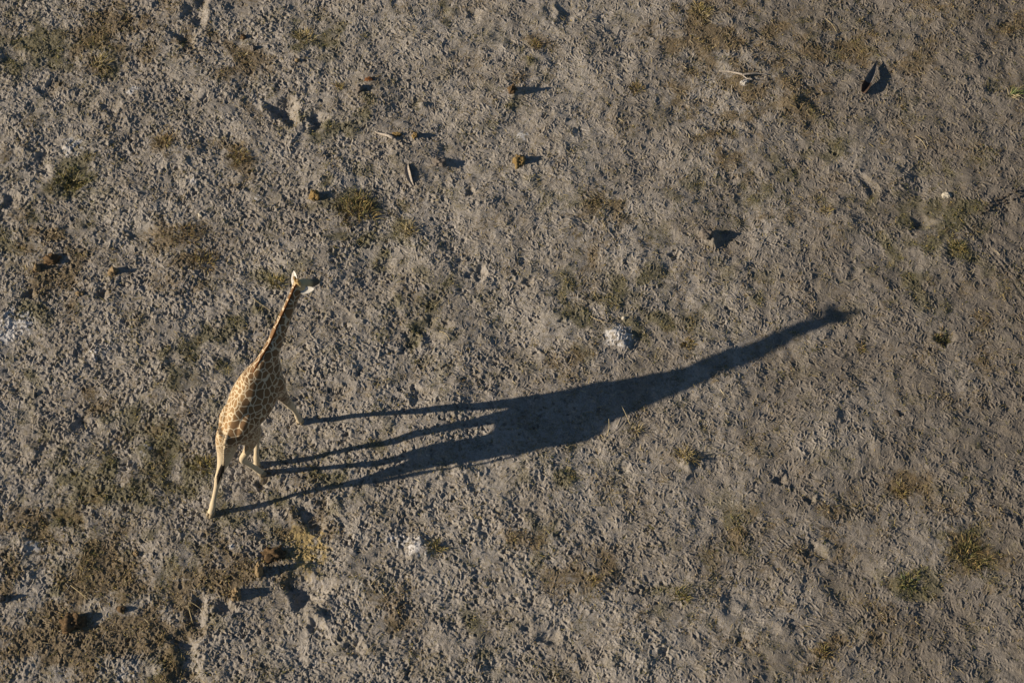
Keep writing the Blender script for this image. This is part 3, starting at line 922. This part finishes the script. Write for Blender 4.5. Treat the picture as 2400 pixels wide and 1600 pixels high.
clod('dung_ball', 1217, 380, .12, .14, .16, D_YEL, 'largest golden dung ball, casting a deep shadow right of centre at top', 'dung', 6, .42)
clod('earth_clod', 842, 213, .07, .08, .10, D_GRY, 'grey earth clod with a long blue shadow near a reddish lump', 'clod', 7)
clod('dung_ball', 865, 190, .085, .05, .06, D_RED, 'reddish brown dung lump just above the grey clod with a blue shadow', 'dung', 8, .4)
clod('dung_ball', 697, 145, .045, .05, .065, D_TAN, 'small orange-tan dung ball below the tall thin yellow tussock', 'dung', 9)
clod('dung_ball', 569, 85, .06, .06, .095, D_BRN, 'brown dung ball with a bluish shadow near the top left pits', 'dung', 10)
clod('earth_clod', 593, 114, .06, .06, .08, D_GRY, 'grey clod just below the brown dung ball near the top left pits', 'clod', 11)
clod('dung_ball', 931, 319, .08, .055, .075, D_YEL, 'left of two golden dung balls beside the pale weathered stick', 'dung', 12, .4)
clod('dung_ball', 973, 323, .055, .075, .11, D_YEL, 'right of two golden dung balls beside the pale weathered stick', 'dung', 13, .4)
clod('dung_ball', 555, 1398, .085, .10, .17, D_TAN, 'tan dung ball with a long flat shadow near the bottom left pits', 'dung', 14)
clod('earth_clod', 2, 1405, .07, .07, .13, D_GRY, 'grey clod cut off by the left edge near the bottom', 'clod', 15)
clod('dung_ball', 319, 1295, .05, .06, .07, D_TAN, 'small orange-tan dung ball alone at the lower left', 'dung', 16)
clod('dung_heap', 172, 1465, .20, .17, .14, D_BRN, 'broken brown dung heap in the brown litter at bottom left', 'dung', 17, .55)
clod('earth_clod', 2103, 968, .045, .085, .04, D_DRK, 'small dark oblong clod alone on the right', 'clod', 18, .2, .5)
clod('earth_clod', 2219, 461, .09, .08, .07, D_PAL, 'pale chalky clod near the right edge by the dark pellets', 'clod', 19, .4)
clod('pale_stone', 469, 505, .035, .06, .045, D_PAL, 'small pale yellowish stone above the two brown shrubs', 'stone', 20, .2, .5)
clod('earth_clod', 1201, 217, .085, .10, .13, D_BRN, 'dark brown clod with a black shadow above the largest golden dung ball', 'clod', 21, .4)
clod('earth_clod', 1655, 557, .13, .12, .11, D_GRY, 'broad earth clod with a black shadow above the shadow of the neck', 'clod', 22, .4)
clod('earth_clod', 608, 1345, .065, .09, .30, D_TAN, 'tall tan earth lump casting a long black shadow below the giraffe', 'clod', 23, .25)
clod('earth_clod', 640, 1300, .20, .16, .10, D_BRN, 'brown crumbly clod beside the patch of yellow soil', 'clod', 24, .6)
clod('dung_ball', 286, 1430, .07, .06, .075, D_BRN, 'brown dung ball half sunk in the litter at bottom left', 'dung', 25, .4)
tussock('low_shrub', 2210, 792, 26, ('olive', 'olive', 'brown'), .13, 'dark olive shrub right of the head of the long shadow', 'shrub', 260)
clod('earth_clod', 1030, 383, .12, .10, .06, D_GRY, 'rough grey clod left of the largest golden dung ball', 'clod', 27, .55)
clod('pale_stone', 1462, 745, .045, .035, .05, D_PAL, 'small white stone above the pale ash mound', 'stone', 28, .2)
clod('bleached_bone', 1744, 198, .10, .055, .06, clodmat('bone', (.62, .58, .52), (.45, .41, .36), 14), 'white bleached bone lump under the forked dead branch', 'bone', 29, .5, .6)
for k in range(16):                                             # pellets by the right edge
    clod('dung_pellet', 2290 + 105 * ((k * .618) % 1) , 445 + 45 * ((k * .381) % 1) + 8 * (k % 3), random.uniform(.02, .04), random.uniform(.02, .035), random.uniform(.03, .055), D_DRK,
         'small dark dung pellet in the scatter by the upper right edge', 'dung', 40 + k, .25, group='dark dung pellets scattered by the right edge', sub=2)


# ---- sticks, bark and stalks
M_STICK = simple('weathered_wood', (.42, .37, .31), (.24, .20, .16), 30, .9, .004)
M_BARK = simple('grey_bark', (.20, .18, .16), (.12, .105, .09), 18, .85, .006)
M_BARKD = simple('dark_bark', (.075, .045, .03), (.045, .03, .022), 24, .8, .006)
M_STRAW = simple('straw_stalk', (.50, .41, .24), (.38, .30, .16), 20, .7)


def path(pts):
    """photo pixels with heights above the ground -> points"""
    out = []
    for u, v, h in pts:
        g = G(u, v, 0); z = hz(g[0], g[1])
        out.append((float(g[0]), float(g[1]), z + h))
    return out


def stick(name, pts, r0, r1, mat, label, cat, nseg=8, parent=None, part=None, org=None):
    P = path(pts) if not hasattr(pts[0], 'xyz') else pts
    n = len(P)
    org = Vector(P[0]) if org is None else org
    st = [(P[i], r0 + (r1 - r0) * i / (n - 1), r0 + (r1 - r0) * i / (n - 1)) for i in range(n)]
    o = tube_obj(part or name, st, mat, parent, nseg, 4, org)
    if parent is None:
        o.location = org
        tag(o, label, cat)
    return o


stick('weathered_stick', [(880, 311, .02), (893, 317, .035), (908, 325, .06), (922, 332, .09)], .020, .036, M_STICK, 'short pale weathered stick propped on the ground by two dung balls', 'stick', 10)
root = empty('dead_branch', path([(1741, 182, 0)])[0]); ro = Vector(root.location)
tag(root, 'forked grey dead branch lying by the yellow litter at the top right', 'branch')
stick('', [(1685, 168, .012), (1706, 171, .03), (1724, 178, .05), (1741, 183, .055)], .012, .026, M_STICK, '', '', 8, root, 'branch_limb', ro)
stick('', [(1739, 183, .055), (1760, 181, .07), (1778, 179, .06), (1800, 180, .03)], .026, .010, M_STICK, '', '', 8, root, 'branch_limb', ro)
stick('', [(1741, 184, .05), (1750, 192, .07), (1762, 196, .09)], .016, .007, M_STICK, '', '', 8, root, 'branch_twig', ro)
STALKS = [([(1384, 743, .02), (1400, 754, .05), (1418, 760, .05), (1441, 760, .02)], 'long curved golden stalk above the pale ash mound'),
          ([(1311, 543, .02), (1331, 538, .04), (1352, 529, .03)], 'straight golden stalk lying in the upper middle'),
          ([(1477, 997, .01), (1466, 980, .10), (1456, 962, .16)], 'thin pale stalk standing by the straw tuft inside the shadow'),
          ([(1424, 1020, .01), (1427, 1006, .10), (1426, 993, .16)], 'short pale stalk standing at the belly edge of the shadow'),
          ([(1020, 720, .02), (1036, 703, .06), (1052, 686, .08)], 'pale slanting stalk over the dark olive patch right of the neck'),
          ([(592, 700, .02), (610, 712, .04), (636, 727, .02)], 'pale stalk lying left of the neck of the giraffe'),
          ([(1935, 46, .02), (1950, 60, .03), (1961, 78, .02)], 'curved golden stalk near the top right'),
          ([(165, 1370, .02), (185, 1388, .05), (207, 1407, .03)], 'pale straight stalk in the brown litter at bottom left'),
          ([(870, 1375, .02), (886, 1360, .05), (902, 1344, .03)], 'pale slanting stalk below the pale mound at bottom centre'),
          ([(166, 416, .02), (176, 425, .12), (187, 413, .16)], 'bent twig rising from the dark olive shrub at upper left'),
          ([(1030, 775, .02), (1044, 786, .04), (1055, 800, .02)], 'bent golden stalk between the neck and the ash mound'),
          ([(452, 1460, .02), (442, 1413, .04), (470, 1425, .05)], 'bent pale stalk beside the bottom left pits'),
          ([(2145, 320, .02), (2160, 334, .04), (2172, 350, .02)], 'pale stalk on bare mud at the upper right')]
for pts, lab in STALKS:
    stick('grass_stalk', pts, .0065, .004, M_STRAW, lab, 'stalk', 6)


def slab(name, pts, widths, heights, thick, mats, label, cat, curl=.5):
    """a curled strip of bark along photo pixels; ends may rise off the ground"""
    P = [Vector(p) for p in path(pts)]
    org = P[0].copy(); b = bmesh.new(); rows = []
    n = len(P)
    for i, p in enumerate(P):
        t = (P[min(i + 1, n - 1)] - P[max(i - 1, 0)]).normalized(); sd = t.cross(Vector((0, 0, 1))).normalized()
        row = []
        for j in range(9):
            x = j / 4.0 - 1
            row.append(p - org + sd * (x * widths[i]) + Vector((0, 0, heights[i] * (x * x if curl > 0 else 1 - x * x))) + Vector((0, 0, heights[i] * .8 * max(0, -x * curl))))
        rows.append(row)
    top = [[b.verts.new(q + Vector((0, 0, thick))) for q in r] for r in rows]; bot = [[b.verts.new(q) for q in r] for r in rows]
    for i in range(n - 1):
        for j in range(8):
            f = b.faces.new((top[i][j], top[i][j + 1], top[i + 1][j + 1], top[i + 1][j])); f.material_index = 0 if (mats[1] is None or i >= 2) else 1
            b.faces.new((bot[i][j], bot[i + 1][j], bot[i + 1][j + 1], bot[i][j + 1]))
        for j in (0, 8):
            b.faces.new((top[i][j], top[i + 1][j], bot[i + 1][j], bot[i][j]))
    for i in (0, n - 1):
        for j in range(8):
            b.faces.new((top[i][j], top[i][j + 1], bot[i][j + 1], bot[i][j]))
    bmesh.ops.recalc_face_normals(b, faces=b.faces)
    me = bpy.data.meshes.new(name); b.to_mesh(me); b.free()
    me.materials.append(mats[0])
    if mats[1]: me.materials.append(mats[1])
    o = link_mesh(name, me, None)
    o.location = org
    return tag(o, label, cat)


slab('bark_strip', [(2022, 220, .01), (2027, 212, .025), (2034, 198, .045), (2041, 184, .06), (2048, 168, .06), (2055, 145, .04)], [.05, .085, .085, .08, .06, .008], [.03, .07, .06, .05, .03, .005], .012,
     (M_BARK, M_BARKD), 'pointed grey bark strip with a dark base at the upper right', 'bark')
slab('bark_piece', [(955, 388, .0), (953, 398, .01), (955, 410, .015), (960, 423, .015), (968, 435, .0)], [.02, .05, .06, .05, .02], [.015, .035, .045, .035, .015], .012,
     (M_STICK, None), 'curved upright piece of bark with a pale rim and black shadow', 'bark', 1.0)
#THINGS_END
